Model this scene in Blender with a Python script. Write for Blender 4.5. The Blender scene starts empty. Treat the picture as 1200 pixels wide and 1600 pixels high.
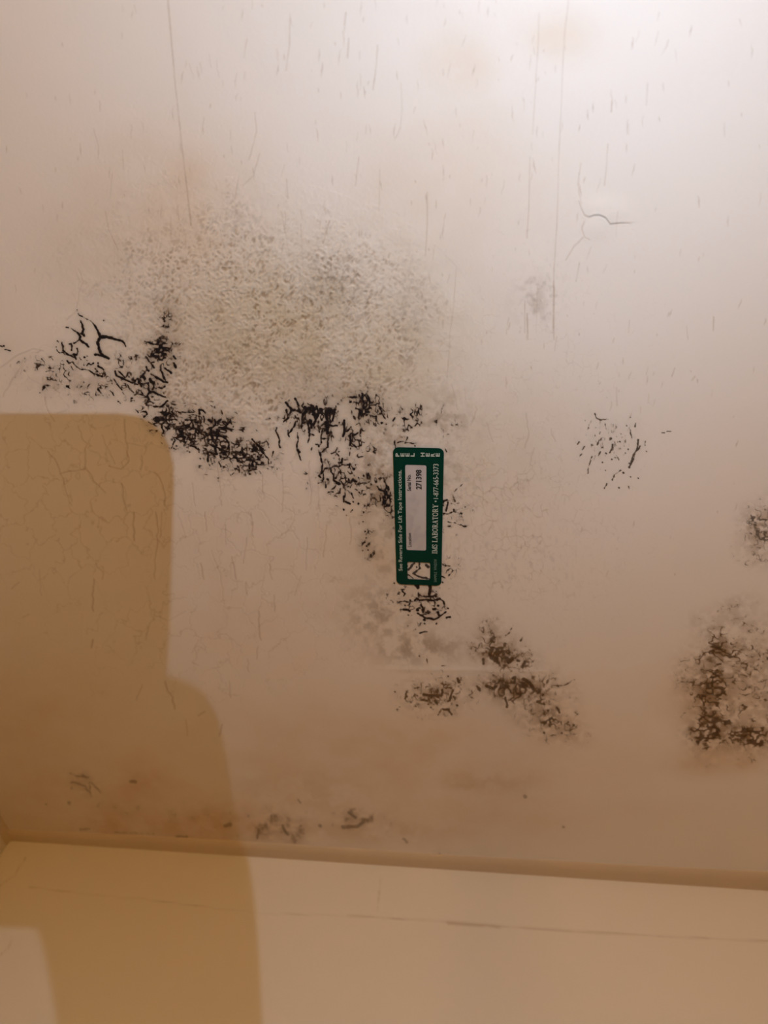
import bpy, bmesh, math
import numpy as np
from mathutils import Matrix, Vector

SC = bpy.context.scene
COL = SC.collection
F_PX = 1155.0                     # focal length in pixels of the 1200x1600 frame
H = 0.40                          # ceiling height above the camera
ZCAM, ZC = 2.0, 2.4               # camera and ceiling heights in the room

# ------------------------------------------------------------------ camera
AX = np.array([0.99470605, -0.01718404, -0.10131429])   # room x (along the joint) in camera space
AY = np.array([0.04556086, -0.80997086, 0.58469771])    # room y (towards the wall)
AZ = np.array([0.09210909, 0.58621832, 0.80489999])     # up
cam_d = bpy.data.cameras.new('camera')
cam = bpy.data.objects.new('camera', cam_d)
COL.objects.link(cam)
cam_d.sensor_fit = 'VERTICAL'
cam_d.sensor_height = 36.0
cam_d.lens = F_PX / 1600 * 36
cam_d.clip_start = 0.005
cam_d.dof.use_dof = True
cam_d.dof.focus_distance = 0.47
cam_d.dof.aperture_fstop = 7.0
cam.matrix_world = Matrix(((AX[0], AX[1], -AX[2], 0), (AY[0], AY[1], -AY[2], 0),
                           (AZ[0], AZ[1], -AZ[2], ZCAM), (0, 0, 0, 1)))
SC.camera = cam

# ------------------------------------------------------------------ light and exposure
SC.view_settings.view_transform = 'Standard'
SC.view_settings.look = 'None'
SC.view_settings.exposure = 0.0
SC.view_settings.gamma = 1.0
SC.view_settings.use_curve_mapping = False
SC.cycles.max_bounces = 6
w = bpy.data.worlds.new('world')
SC.world = w
w.use_nodes = True
w.node_tree.nodes['Background'].inputs[0].default_value = (1.0, 0.56, 0.27, 1)
w.node_tree.nodes['Background'].inputs[1].default_value = 0.0

LAMP = np.array([0.060, -0.052, ZCAM + 0.148])           # cool phone-torch source; the lamp stand under it is added
COOL_W, COOL_C = 3.20, (0.655, 0.805, 1.0)
WARM_W, WARM_C = 24.5, (1.0, 0.58, 0.20)
WARM_POS = (0.10, -1.50, 1.38)


def point_light(name, loc, energy, color, radius):
    d = bpy.data.lights.new(name, 'POINT')
    d.energy = energy
    d.color = color
    d.shadow_soft_size = radius
    o = bpy.data.objects.new(name, d)
    o.location = loc
    COL.objects.link(o)
    return o


point_light('cool_torch_light', LAMP, COOL_W, COOL_C, 0.00017)
point_light('floor_lamp_light', WARM_POS, WARM_W, WARM_C, 0.09)

# ------------------------------------------------------------------ projection helpers
def ray(x, y):
    x = np.asarray(x, float); y = np.asarray(y, float)
    c = np.stack([x - 600.0, 800.0 - y, np.full_like(x, F_PX)], -1)
    return c @ AX, c @ AY, c @ AZ


def on_ceiling(x, y):
    a, b, c = ray(x, y)
    return a / c * H, b / c * H


YW = float(on_ceiling(15, 1312)[1])                       # the front wall's distance


def on_wall(x, y):
    a, b, c = ray(x, y)
    return a / b * YW, c / b * YW + ZCAM


def joint_y(x):
    return 1312 + (x - 15) * (1390 - 1312) / 1185.0


XL = float(on_ceiling(15, 1312)[0])                       # the left wall
XR, YB = 2.4, -2.6

# ------------------------------------------------------------------ materials
def new_mat(name):
    m = bpy.data.materials.new(name)
    m.use_nodes = True
    nt = m.node_tree
    return m, nt, nt.nodes['Principled BSDF']


def plain(name, col, rough=0.6, metal=0.0, noise=0.06, scale=60.0):
    m, nt, p = new_mat(name)
    n = nt.nodes.new('ShaderNodeTexNoise'); n.inputs['Scale'].default_value = scale
    n.inputs['Detail'].default_value = 4
    tc = nt.nodes.new('ShaderNodeTexCoord')
    nt.links.new(tc.outputs['Object'], n.inputs['Vector'])
    mx = nt.nodes.new('ShaderNodeMix'); mx.data_type = 'RGBA'
    mx.inputs['A'].default_value = (*[c * (1 - noise) for c in col], 1)
    mx.inputs['B'].default_value = (*[min(1, c * (1 + noise)) for c in col], 1)
    nt.links.new(n.outputs['Fac'], mx.inputs['Factor'])
    nt.links.new(mx.outputs['Result'], p.inputs['Base Color'])
    p.inputs['Roughness'].default_value = rough
    p.inputs['Metallic'].default_value = metal
    return m


def attr(nt, name):
    a = nt.nodes.new('ShaderNodeAttribute'); a.attribute_name = name
    return a.outputs['Fac']


def mixc(nt, fac, a, b, blend='MIX'):
    mx = nt.nodes.new('ShaderNodeMix'); mx.data_type = 'RGBA'; mx.blend_type = blend
    for s, v in (('Factor', fac), ('A', a), ('B', b)):
        if isinstance(v, (tuple, list)):
            mx.inputs[s].default_value = (*v, 1)
        elif isinstance(v, (int, float)):
            mx.inputs[s].default_value = v
        else:
            nt.links.new(v, mx.inputs[s])
    return mx.outputs['Result']


def math_n(nt, op, a, b=0.0):
    n = nt.nodes.new('ShaderNodeMath'); n.operation = op
    for i, v in enumerate((a, b)):
        if isinstance(v, (int, float)):
            n.inputs[i].default_value = v
        else:
            nt.links.new(v, n.inputs[i])
    return n.outputs[0]


def noise_n(nt, scale, detail=4, rough=0.55, vec=None):
    n = nt.nodes.new('ShaderNodeTexNoise')
    n.inputs['Scale'].default_value = scale
    n.inputs['Detail'].default_value = detail
    n.inputs['Roughness'].default_value = rough
    if vec is None:
        vec = nt.nodes.new('ShaderNodeTexCoord').outputs['Object']
    nt.links.new(vec, n.inputs['Vector'])
    return n.outputs['Fac']


def ramp(nt, fac, lo, hi):
    n = nt.nodes.new('ShaderNodeMapRange'); n.interpolation_type = 'SMOOTHSTEP'
    n.inputs['From Min'].default_value = lo
    n.inputs['From Max'].default_value = hi
    nt.links.new(fac, n.inputs['Value'])
    return n.outputs[0]


PAINT = (0.80, 0.745, 0.675)


def ceiling_material():
    m, nt, p = new_mat('cracked_ceiling_paint')
    c = mixc(nt, noise_n(nt, 14, 5), (0.80, 0.742, 0.672), (0.80, 0.750, 0.690))
    c = mixc(nt, math_n(nt, 'MULTIPLY', attr(nt, 'stain_shade'), math_n(nt, 'ADD', noise_n(nt, 30, 5), 0.45)),
             c, (0.62, 0.425, 0.235))
    c = mixc(nt, math_n(nt, 'MULTIPLY', attr(nt, 'olive'), math_n(nt, 'ADD', noise_n(nt, 60, 5), 0.4)),
             c, (0.52, 0.42, 0.27))
    c = mixc(nt, attr(nt, 'brown'), c, (0.24, 0.145, 0.065))
    c = mixc(nt, attr(nt, 'soot'), c, (0.12, 0.08, 0.05))
    c = mixc(nt, attr(nt, 'line'), c, (0.35, 0.22, 0.125))
    nt.links.new(c, p.inputs['Base Color'])
    r = math_n(nt, 'SUBTRACT', 0.58, math_n(nt, 'MULTIPLY', attr(nt, 'rough'), 0.24))
    nt.links.new(r, p.inputs['Roughness'])
    b = nt.nodes.new('ShaderNodeBump'); b.inputs['Strength'].default_value = 0.35
    b.inputs['Distance'].default_value = 0.0003
    nt.links.new(noise_n(nt, 420, 4, 0.6), b.inputs['Height'])
    nt.links.new(b.outputs['Normal'], p.inputs['Normal'])
    return m


def wall_material(name='wall_paint', col=(0.80, 0.735, 0.62)):
    m, nt, p = new_mat(name)
    c = mixc(nt, noise_n(nt, 8, 5), col, tuple(v * 0.95 for v in col))
    c = mixc(nt, attr(nt, 'line'), c, (0.42, 0.30, 0.18))
    nt.links.new(c, p.inputs['Base Color'])
    p.inputs['Roughness'].default_value = 0.5
    b = nt.nodes.new('ShaderNodeBump'); b.inputs['Strength'].default_value = 0.25
    b.inputs['Distance'].default_value = 0.0006
    nt.links.new(noise_n(nt, 120, 4, 0.6), b.inputs['Height'])
    nt.links.new(b.outputs['Normal'], p.inputs['Normal'])
    return m


# ------------------------------------------------------------------ mesh helpers
def tag(o, label=None, cat=None, group=None, kind=None):
    for k, v in (('label', label), ('category', cat), ('group', group), ('kind', kind)):
        if v:
            o[k] = v
    return o


def link_mesh(name, verts, faces, mat, parent=None, smooth=False):
    me = bpy.data.meshes.new(name)
    me.from_pydata([tuple(map(float, v)) for v in verts], [], [tuple(map(int, f)) for f in faces])
    if mat:
        me.materials.append(mat)
    if smooth:
        me.polygons.foreach_set('use_smooth', [True] * len(me.polygons))
    me.update()
    o = bpy.data.objects.new(name, me)
    COL.objects.link(o)
    if parent:
        o.parent = parent
    return o


def np_mesh(name, verts, tris, mat, attrs, smooth=True, n=3):
    """big numpy mesh of n-gons with float point attributes"""
    me = bpy.data.meshes.new(name)
    nf = len(tris)
    me.vertices.add(len(verts)); me.loops.add(nf * n); me.polygons.add(nf)
    me.vertices.foreach_set('co', verts.astype(np.float32).ravel())
    me.loops.foreach_set('vertex_index', tris.astype(np.int32).ravel())
    me.polygons.foreach_set('loop_start', np.arange(0, nf * n, n, dtype=np.int32))
    me.polygons.foreach_set('use_smooth', np.full(nf, smooth))
    me.materials.append(mat)
    for k, v in attrs.items():
        a = me.attributes.new(k, 'FLOAT', 'POINT')
        a.data.foreach_set('value', v.astype(np.float32).ravel())
    me.update(calc_edges=True)
    me.validate()
    o = bpy.data.objects.new(name, me)
    COL.objects.link(o)
    return o


def box(x0, x1, y0, y1, z0, z1):
    v = [(x, y, z) for z in (z0, z1) for y in (y0, y1) for x in (x0, x1)]
    f = [(0, 2, 3, 1), (4, 5, 7, 6), (0, 1, 5, 4), (2, 6, 7, 3), (0, 4, 6, 2), (1, 3, 7, 5)]
    return v, f


def bm_obj(name, bm, mat, parent=None, smooth=False):
    me = bpy.data.meshes.new(name)
    bmesh.ops.recalc_face_normals(bm, faces=bm.faces)
    bm.to_mesh(me); bm.free()
    me.materials.append(mat)
    if smooth:
        me.polygons.foreach_set('use_smooth', [True] * len(me.polygons))
    o = bpy.data.objects.new(name, me)
    COL.objects.link(o)
    if parent:
        o.parent = parent
    return o


def lathe(profile, seg=40, cap=True):
    bm = bmesh.new()
    rings = []
    for r, z in profile:
        rings.append([bm.verts.new((r * math.cos(2 * math.pi * i / seg), r * math.sin(2 * math.pi * i / seg), z))
                      for i in range(seg)])
    for a, b in zip(rings, rings[1:]):
        for i in range(seg):
            bm.faces.new((a[i], a[(i + 1) % seg], b[(i + 1) % seg], b[i]))
    if cap:
        bm.faces.new(rings[0][::-1]); bm.faces.new(rings[-1])
    return bm


# ------------------------------------------------------------------ numpy noise and stroke rasters
# the ceiling's surface marks are drawn on a 1-unit canvas that maps to the ceiling plane
X0, X1, Y0, Y1 = -80, 1280, -60, 1420
NX, NY = X1 - X0 + 1, Y1 - Y0 + 1
GX, GY = np.meshgrid(np.arange(X0, X1 + 1, dtype=np.float32), np.arange(Y0, Y1 + 1, dtype=np.float32))
RNG = np.random.default_rng(11)


def hash2(ix, iy, seed):
    h = (ix.astype(np.int64) * 374761393 + iy.astype(np.int64) * 668265263 + seed * 974634777) & 0xffffffff
    h = ((h ^ (h >> 13)) * 1274126177) & 0xffffffff
    h = (h ^ (h >> 16)) & 0xffffffff
    h = (h * 2246822519) & 0xffffffff
    return ((h ^ (h >> 15)) & 0xffffff).astype(np.float32) / float(0xffffff)


def vnoise(x, y, seed):
    ix = np.floor(x); iy = np.floor(y)
    fx = x - ix; fy = y - iy
    fx = fx * fx * (3 - 2 * fx); fy = fy * fy * (3 - 2 * fy)
    a = hash2(ix, iy, seed); b = hash2(ix + 1, iy, seed)
    c = hash2(ix, iy + 1, seed); d = hash2(ix + 1, iy + 1, seed)
    return (a + (b - a) * fx) * (1 - fy) + (c + (d - c) * fx) * fy


def fbm(x, y, seed, octv=4):
    s = 0; amp = 1; tot = 0
    for o in range(octv):
        s = s + amp * vnoise(x * 2 ** o, y * 2 ** o, seed + o * 7); tot += amp; amp *= 0.55
    return s / tot            # 0..1, mean .5


def vor_edge(x, y, seed, want_id=False):
    """distance to the nearest cell border of a jittered grid, in cell units"""
    ix = np.floor(x); iy = np.floor(y)
    best = np.full(x.shape, 9.0, np.float32); bx = np.zeros_like(best); by = np.zeros_like(best)
    pts = []
    for dx in (-1, 0, 1):
        for dy in (-1, 0, 1):
            px = ix + dx + 0.1 + 0.8 * hash2(ix + dx, iy + dy, seed) - x
            py = iy + dy + 0.1 + 0.8 * hash2(ix + dx, iy + dy, seed + 5) - y
            d = px * px + py * py
            pts.append((px, py))
            m = d < best
            best = np.where(m, d, best); bx = np.where(m, px, bx); by = np.where(m, py, by)
    e = np.full(x.shape, 9.0, np.float32)
    for px, py in pts:
        ddx = px - bx; ddy = py - by
        L = np.sqrt(ddx * ddx + ddy * ddy)
        v = np.where(L > 1e-4, (0.5 * (px + bx) * ddx + 0.5 * (py + by) * ddy) / np.maximum(L, 1e-4), 9.0)
        e = np.minimum(e, v)
    if want_id:
        return e, hash2(np.round((x + bx) * 97), np.round((y + by) * 97), seed + 3)
    return e


def sm(a, b, x):
    t = np.clip((x - a) / (b - a), 0, 1)
    return t * t * (3 - 2 * t)


def blur(a, s):
    r = int(3 * s + 1)
    k = np.exp(-0.5 * (np.arange(-r, r + 1) / s) ** 2); k /= k.sum()
    n = a.shape[0]
    def conv(z):
        L = z.shape[1]
        N = 1 << int(np.ceil(np.log2(L + 2 * r + 1)))
        zp = np.pad(z, ((0, 0), (r, r)), mode='edge')
        o = np.fft.irfft(np.fft.rfft(zp, N, axis=1) * np.fft.rfft(k, N)[None, :], N, axis=1)
        return o[:, 2 * r:2 * r + L]
    return conv(conv(a).T).T.astype(np.float32)


def stroke(F, pts, wds, x0=X0, y0=Y0):
    """union a tapered polyline into the signed field F (half width minus distance)"""
    pts = [(float(a), float(b)) for a, b in pts]
    if isinstance(wds, (int, float)):
        wds = [wds] * len(pts)
    if len(wds) != len(pts):
        wds = list(np.interp(np.linspace(0, 1, len(pts)), np.linspace(0, 1, len(wds)), wds))
    if len(pts) == 1:
        pts = [pts[0], (pts[0][0] + 0.4, pts[0][1] + 0.3)]; wds = [wds[0]] * 2
    for (ax, ay), (bx, by), wa, wb in zip(pts, pts[1:], wds, wds[1:]):
        m = 4 + max(wa, wb)
        i0 = max(0, int(min(ax, bx) - m - x0)); i1 = min(F.shape[1], int(max(ax, bx) + m - x0) + 2)
        j0 = max(0, int(min(ay, by) - m - y0)); j1 = min(F.shape[0], int(max(ay, by) + m - y0) + 2)
        if i1 <= i0 or j1 <= j0:
            continue
        gx = np.arange(i0, i1)[None, :] + x0; gy = np.arange(j0, j1)[:, None] + y0
        dx, dy = bx - ax, by - ay
        L2 = dx * dx + dy * dy + 1e-6
        t = np.clip(((gx - ax) * dx + (gy - ay) * dy) / L2, 0, 1)
        d = np.hypot(gx - ax - t * dx, gy - ay - t * dy)
        v = (wa + (wb - wa) * t) * 0.5 - d
        sub = F[j0:j1, i0:i1]
        np.maximum(sub, v, out=sub)


def ell(cx, cy, rx, ry, ang=0, soft=1.0):
    a = math.radians(ang)
    dx = (GX - cx) * math.cos(a) + (GY - cy) * math.sin(a)
    dy = -(GX - cx) * math.sin(a) + (GY - cy) * math.cos(a)
    return np.exp(-((dx / rx) ** 2 + (dy / ry) ** 2) ** soft)


def parse(txt):
    out = []
    for s in txt.strip().split(';'):
        s = s.strip()
        if not s:
            continue
        p, w_ = s.split('|')
        out.append(([tuple(map(float, q.split(','))) for q in p.split()], list(map(float, w_.split(',')))))
    return out

# ------------------------------------------------------------------ traced mould threads: points | widths
MOULD_A = parse('''121,484 124,492 132,496 142,501 146,505|.8,1; 146,505 151,513 155,521 157,526|2,3.6; 157,526 166,526 171,526.5 180,529 190,531.5 195,536 197,541|4.4,3.6,3,1;
157,526 153,534 155,544 158,552 163,556 170,560|3.6,3.2,3.6; 148,554 158,555 164,558|2.5; 126,500 129,507 131,515 128,521 132,524|1.6,2.6,3; 118,517 123,521 126,525 125,530 132,535 139,541|2,3.2,2.6;
125,530 120,534 116,536|2,1.6; 104,511 107,511|1.5; 112,513 118,518|.8; 90,532 92,534|2; 97,535 99,541 99,547 104,552 112,556 116,558|2.4,2.4,1.5; 88,542 90,548 94,551 99,550 102,554|1;
109,537 112,537 113,542 112,547|2; 121,544 122,549 120,554 115,553 118,558 119,561|2.4; 124,558 127,562|1.8; 132,558|1.8; 136,556|1; 136,563|1.6; 105,563 108,568 113,565 117,570 119,572|1.7;
111,572 114,577|.9; 120,573 126,577 132,577 140,579 146,583 153,586 160,588|1.2,1.4,2.4; 136,571 139,568 142,570 146,567|1.8; 153,567|2; 154,572 159,575 162,577|2.8,2; 149,576 152,580|2.2;
180,580 182,587 189,590 196,593|2.4,3; 185,579 192,585 196,590|1.4; 178,592 182,598|1.3; 162,500|2.2; 131,570|1.2; 128,574|1; 194,592 205,597 215,600 230,598|1.6; 218,595 221,600 221,604|2;
235,592 237,596 240,598|4; 240,598 241,604 239,608|1.7; 232,598 232,606 234,612 230,618 233,624|2.4,2; 234,612 240,612 247,616 255,619 262,622|3.2,2.6,1.3; 210,617 215,615.5 220,616 225,618 229,621|1.6,1.4;
221,612 223,615|1.5; 262,626 256,632 253,635 240,635|2.3; 205,557 206,560|1.7; 200,601 203,608 209,613|1.5; 180,595 186,604 191,609|1.3; 191,612 196,619|.7; 227,533 232,534 240,537|2,2.8;
228,556 232,562 236,567 241,574|1.4,2.6; 236,567 241,565|2; 229,573 230,577 233,579|1.9; 236,584 243,588 250,592 256,596 262,597|1.5,3,2.6; 252,570 252,578 256,588 259,593|2,1.4,3,2; 258,575 264,579 268,582|2.6,3;
272,567 275,573|2.8; 272,556 275,560|2.2; 248,605 254,606 258,603|1.9; 206,622|1.8; 185,627|1.3; 212,640 216,644|1.1; 154,600 153,608 157,613 161,618|1,2,1; 140,600 137,604|1.5; 139,625|1.2; 140,618|1;
6,540|2; 8,546 16,548|1.6; 1,540 4,541|1.8; 68,603 67,609 70,604|1.8; 72,580 78,579 83,580|1.1; 77,575 78,583|.9; 65,560 70,566|.8; 61,568 57,572|.7; 81,559 83,562|.7; 185,560 190,565|.7; 100,586 104,590|.8;
187,552 190,558|.8; 150,612 150,618|1.2; 152,616 160,618|.9; 172,610 178,618|.8; 186,627 188,630|1.2''')
MOULD_B = parse('''220,644 228,643 230,647 225,652|1.6; 265,640 264,645 260,648 256,647|2.6,3.8,2.6; 264,645 271,648|1.4; 262,634 268,639|1.2; 260,648 260,655 257,660 253,662 253,667 256,674|2;
253,662 245,661 238,663 232,659|1.3; 248,651 254,652|1.9; 266,656 277,656|1.9; 262,667 266,663 275,662|2,1.6; 275,643 290,644 303,644|1.1,1.7; 301,640 305,643|1.6; 311,640 312,646|2.8; 312,640 318,641 321,645|1.7;
290,656 298,657 305,655|1.7; 326,656 330,658|3.8; 336,655 337,663 332,668 326,669|2.8,2; 302,664 301,669 295,672|2.2; 283,674 290,679 294,680|1.8; 294,680 304,680|1.2; 294,680 293,685|1.6; 304,677 305,685|1.8;
309,686 319,685 319,680 314,677|1.4; 281,689 290,691 288,695|1.7; 295,694 299,690 302,690|1.4; 298,696 305,699 312,703|2.2; 310,700 311,707|1.7; 331,676 332,683 334,690|2.4; 325,706 325,712 325,720|2.2;
327,706 334,710 339,709|2.8; 330,670 330,680 333,689 338,695 336,700 338,708|2.6; 339,672 339,683 337,690|2.4; 330,695 336,698|3; 349,681 355,688 358,696 355,702|1.9; 345,703 350,700|2.2;
358,698 358,708 354,715 346,718 342,722 345,729|2,1.8,1.2; 344,711 346,718|1.3; 340,658 346,654|1.7; 349,661 354,665|1.6; 355,654 360,655 362,662|1.3; 379,700 380,710 381,716|2; 375,711 384,711|2;
377,722|3; 366,714 370,716 372,720|2.8; 371,728 374,732 374,738|1.1; 376,727 385,728 390,728|1.4; 389,725 390,733|2.1; 394,712 392,718|1.9; 396,720 394,725|2.2; 403,713 405,717|2.6; 395,728 400,730|2.6;
402,725|1.6; 394,686 398,691 403,695|1.6; 403,695 407,699 409,704 411,707|3,4.4,3.4; 411,707 416,713 420,717 420,725|1.2; 405,693 413,691 417,689 419,694 420,699|1.5; 397,694 397,698|2.4; 396,704 402,706|1.8;
433,668 431,673 435,681 437,688 436,695 438,699|1.9; 426,712 427,705|.8; 390,740|2.2; 363,741 366,738|1.4; 370,685 374,697|1; 318,650 319,660|1.8; 321,662 326,664|1.4; 346,640 348,646|1.2; 268,700 272,690|1.2;
240,655|1.6; 270,682 274,688 270,694|1.2; 313,716|1.4; 296,706|1.4; 318,716 320,722|1.2; 360,742|1.4; 408,740 405,736|1''')
MOULD_C = parse('''447,628 451,634 455,638 455,643 451,648|3.4,3.2,2.4; 447,640 449,646 450,653 447,656 444,658|2.2; 455,641 461,640|3.2; 461,622 464,626 466,630|2.8; 466,632|3.2;
477,636 478,642 474,647 472,653 472,660 471,669|4.4,4.8,2.4,2.6,2; 474,661 480,658 485,658|1.7; 488,638 491,641|1.6; 495,635 497,642 497,648 494,655 491,661 490,663|2.8,2.6; 488,647 492,649 493,655|2;
462,658 460,666 455,673 451,677|2; 450,672 450,678 452,682|1.6; 465,676 466,687 464,696 464,703 467,708 468,713 470,719|1.4,1.7; 466,703 468,706|3.2; 481,662 483,668 483,676|2.8; 483,676 491,680|1.2;
484,678 483,686 481,691|2; 509,642 510,650 511,655|4.2; 510,660 512,668 512,676|5.8,5; 512,664 520,665 527,665|2.8,1.6; 523,640 522,648 519,658|3,2; 538,657 538,668 538,676 536,681|2.8;
505,669 503,678 502,686 502,692|1.6; 502,686 507,685 513,685|1.7; 513,685 512,697|1.8; 512,698 507,702 503,707|2; 493,694 499,695 501,694|1.3; 498,697|2.6; 548,667 542,674|1.8; 547,680 548,690 547,695|2.8;
552,680 560,676|1.7; 545,681 549,677|1.4; 550,693 556,698|2; 498,703 500,711|1.1; 518,709 524,706 530,713|1.6; 524,706 527,700|1.4; 566,614 566,622 569,629|3; 547,620 557,620|3; 548,627|3.2;
574,632 587,632|1.8; 570,635 572,643 577,643|2.2; 592,634 595,638|2.8; 595,642 600,651 602,654|1.4; 583,650 588,650 588,656|2; 573,648|2.7; 596,660|3.2; 604,662|2.2; 579,657|1.6; 617,687 617,692 618,700|1.6;
620,692 630,689|.9; 633,692 635,691 650,692|1.2; 637,682 634,690|.8; 648,696|1.1; 617,652 614,657|1.4; 501,707 502,720 504,726 503,735 502,740|1.5,2.4; 502,738|3.2; 505,740 505,750 503,753 498,755|1.5;
498,743 501,746|2.2; 504,738 508,732 517,731 517,737 520,740|2; 518,731 520,728 530,729|1.5; 521,740 521,750 526,754|1.4,2.4; 530,729 530,715|1.3; 529,723 534,722 535,716|2.8; 535,719 544,718|1.3;
530,729 535,726 545,726 547,724 546,730|1.4; 553,733|3.4; 555,726|1.4; 529,737 528,743 526,746|1.5; 526,754 530,756|4.2; 530,750 535,747 542,747|1; 525,758 522,763 519,764|1.1; 533,752 537,758 539,763 539,777|1.3;
539,761 545,760|.8; 547,762 550,757|.8; 508,753 509,762|1.6; 513,769 521,769|1.6; 532,763 531,770|1.8; 531,770 525,771 522,776|1.3; 537,776 537,784|2.2; 540,784 547,787|2.2; 552,784|2; 549,771 552,778|1.5;
560,787|2.7; 537,796|2; 551,796 548,800|1.2; 541,805|1.7; 560,754 574,755 578,752|1.1; 560,746|1.8; 568,743|1.9; 552,751 557,752|2.6; 561,759|1.7; 561,769|2; 590,760 593,765 600,767|2; 566,860|1.2; 573,853|1.5;
575,859|1.6; 570,830|1.1; 567,815|1.2; 572,840|1; 568,800|1.3; 480,641 484,637 490,638|2; 484,646|1.5; 500,640 504,646|1.6; 515,646|1.8; 530,660|1.2; 497,667 499,675|1; 530,705 524,712|1; 548,700 546,712|.8''')
MOULD_D = parse('''651,914 653,918|5; 672,915 672,922 671,928|4.2; 655,930 660,932 672,932 680,931|1.8,2.4; 648,938 651,935 655,938 665,937 675,938 688,936 693,940 694,944|2.6; 625,940 632,939 638,941|1.6; 631,952 637,953 640,955|2.7; 638,961|2.1;
658,945 661,950 661,956|2.4; 653,958 660,962 668,966 678,968 685,965 691,960 697,956|2.4,2.8,2; 652,953|4; 680,951 677,952|3.2; 684,946|2.6; 684,957 686,961|3.2; 670,958|2.2; 663,968|3.2; 682,974|2.2; 698,965 703,964|2.2; 700,950|2.2;
656,989 668,987|1.8; 637,978|1.5; 649,983|1.2; 663,974|1.5; 626,921 632,921|1.2; 628,924 633,927 631,931|1.7; 679,940|2.2; 692,910|2.2; 687,918|1.4; 682,924|1.5; 616,911|1.7; 641,937 639,945|1.4; 633,946|1.5;
647,880 641,887 638,890|2.5; 655,880 656,888 650,893 645,896|2.3; 645,896 655,901 665,903 672,905|2.4; 637,898 646,904|1.6; 666,883 669,886|3.2; 651,886|1.6; 636,884|2;
692,783 698,781|2.8; 700,785 697,798|2.3; 693,802 700,803 708,799 716,801 722,803|1.8,1.6,.8; 709,799 709,796|1.8; 710,768 722,757|.9; 700,815 715,819 728,822|.9,1.4; 697,822 703,822|1.2; 690,880 697,884|1.7; 690,900 696,903|1.4;
644,848 650,842 655,836 662,838 665,832|4.5,3.5; 648,838 650,828 656,822|4; 640,830 642,818 645,808 640,805|4.5; 653,858 660,850|4; 640,795 647,797 652,800|3; 640,780 646,783 650,776 645,772|3.5; 652,790 655,783|2.5; 655,730 662,726|3; 664,736 660,745|1.5; 655,846 661,846|3; 695,700 698,706|.8''')
MOULD_E = parse('''929,646 932,653 938,656 950,655|1.8,2,.8; 914,657|1.2; 925,655 920,665 918,671|.9; 931,668|1; 938,675 937,678|1.6; 945,660 947,670|.9; 936,688 933,695|2; 957,695 957,699|2.7; 956,701 953,707|1.8; 968,690|2.2; 963,682|1.4;
985,672 987,684|1.8; 997,687 996,700 990,710 987,720 983,730|2.2,2.8; 1000,697 992,710 988,722|1.4; 981,702|1.6; 947,708|1.8; 938,706 935,712|1.4; 925,713 922,722 919,730 919,740|1.2,.8; 909,709 905,714|1.6; 913,698 910,703|1.3; 905,690 902,694|1.2;
956,718|2; 974,739|2.7; 970,735 963,740 960,742 957,750|1.4,1.8; 948,756 944,763|1.2; 941,722|1.2; 946,735|1.6; 983,724|3; 967,762|2; 985,745|1.2; 997,747|1.3; 982,760 983,764|1.3; 1008,690 1008,696|1; 1010,705|1; 1010,724|1.2; 985,652|1.5;
979,665|1.7; 993,661 992,667|1; 962,656|1.3; 919,668|1.8; 1034,676 1038,676|1; 1042,674 1049,674|1; 930,712 928,720|.8; 961,715|1; 970,678|1''')
MOULD_F = parse('''662,1085 678,1087 690,1086 691,1078|3.4; 660,1093 668,1095|2.4; 680,1095 683,1098|3.8; 692,1108 702,1108|2.8; 685,1117 690,1108|1.8; 701,1110 706,1117|2; 714,1102|3.2; 652,1087|2.2; 635,1088|2.2; 648,1075 655,1074|1.8; 694,1070|2.2;
696,1065|1.8; 697,1075 705,1075|2.4; 708,1078 705,1085 703,1095|2.2; 709,1088 711,1092|2.2; 715,1060 717,1065|3.4; 700,1056|1.8; 617,1081|1.8; 673,1105|2.2; 669,1100|2; 690,1040 697,1040|1.2; 667,1030 668,1036|1.4; 655,1025|1.4; 635,1080 633,1092|1.6;
769,1013 766,1023 771,1029 778,1035|4.4; 788,1027 795,1034 800,1030|5; 789,1005|3.4; 813,1001 816,996|2; 790,993 797,987 802,977|1.1; 755,1030 755,1037|3; 820,1034 817,1042|3.8; 760,1072 770,1076 775,1072|4.2; 786,1062 785,1070|3.2;
800,1060 805,1058 803,1067|3.4; 818,1061 828,1067 833,1076|4.8; 745,1072 750,1078|3.2; 790,1090 792,1104|3; 848,1085|4.2; 850,1100|2.8; 856,1110|3.2; 870,1105 874,1113|3.2; 850,1145|3; 872,1072|2.6; 866,1071 876,1071 885,1069 898,1062|1.2,1.4,.9;
893,1137 897,1133|1.8; 878,1145|2.2; 858,1122 860,1130|2.2; 803,1024|2''')
MOULD_G = parse('''110,1208 120,1212 138,1214|1.6; 112,1222 122,1224 134,1228 138,1236|1.8; 130,1211 135,1214|3; 142,1222 150,1230 157,1238|1.8; 108,1254|3.4; 112,1231|2.6; 134,1232 142,1240|2.6; 72,1256|2.6; 204,1221 212,1222|4.4; 140,1222 142,1243|1.4;
275,1307 292,1307|2.6; 352,1290 360,1288|4.4; 125,1296 140,1295|2; 180,1300 240,1303|1''')
MOULD_H = parse('''442,1290 444,1298 450,1304|3; 500,1290|4; 535,1292 560,1291 568,1284|4.2; 545,1270 556,1278|3; 404,1296 402,1310|2.4; 424,1274 424,1282|2; 488,1337|3.4; 560,1345 580,1348|3; 474,1302|2.4; 466,1250 470,1254|2; 687,1335 690,1348|3;
820,1244|4.6; 880,1292|3.4; 630,1310 636,1316|2.6; 388,1275|2; 470,1290|2''')

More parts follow.
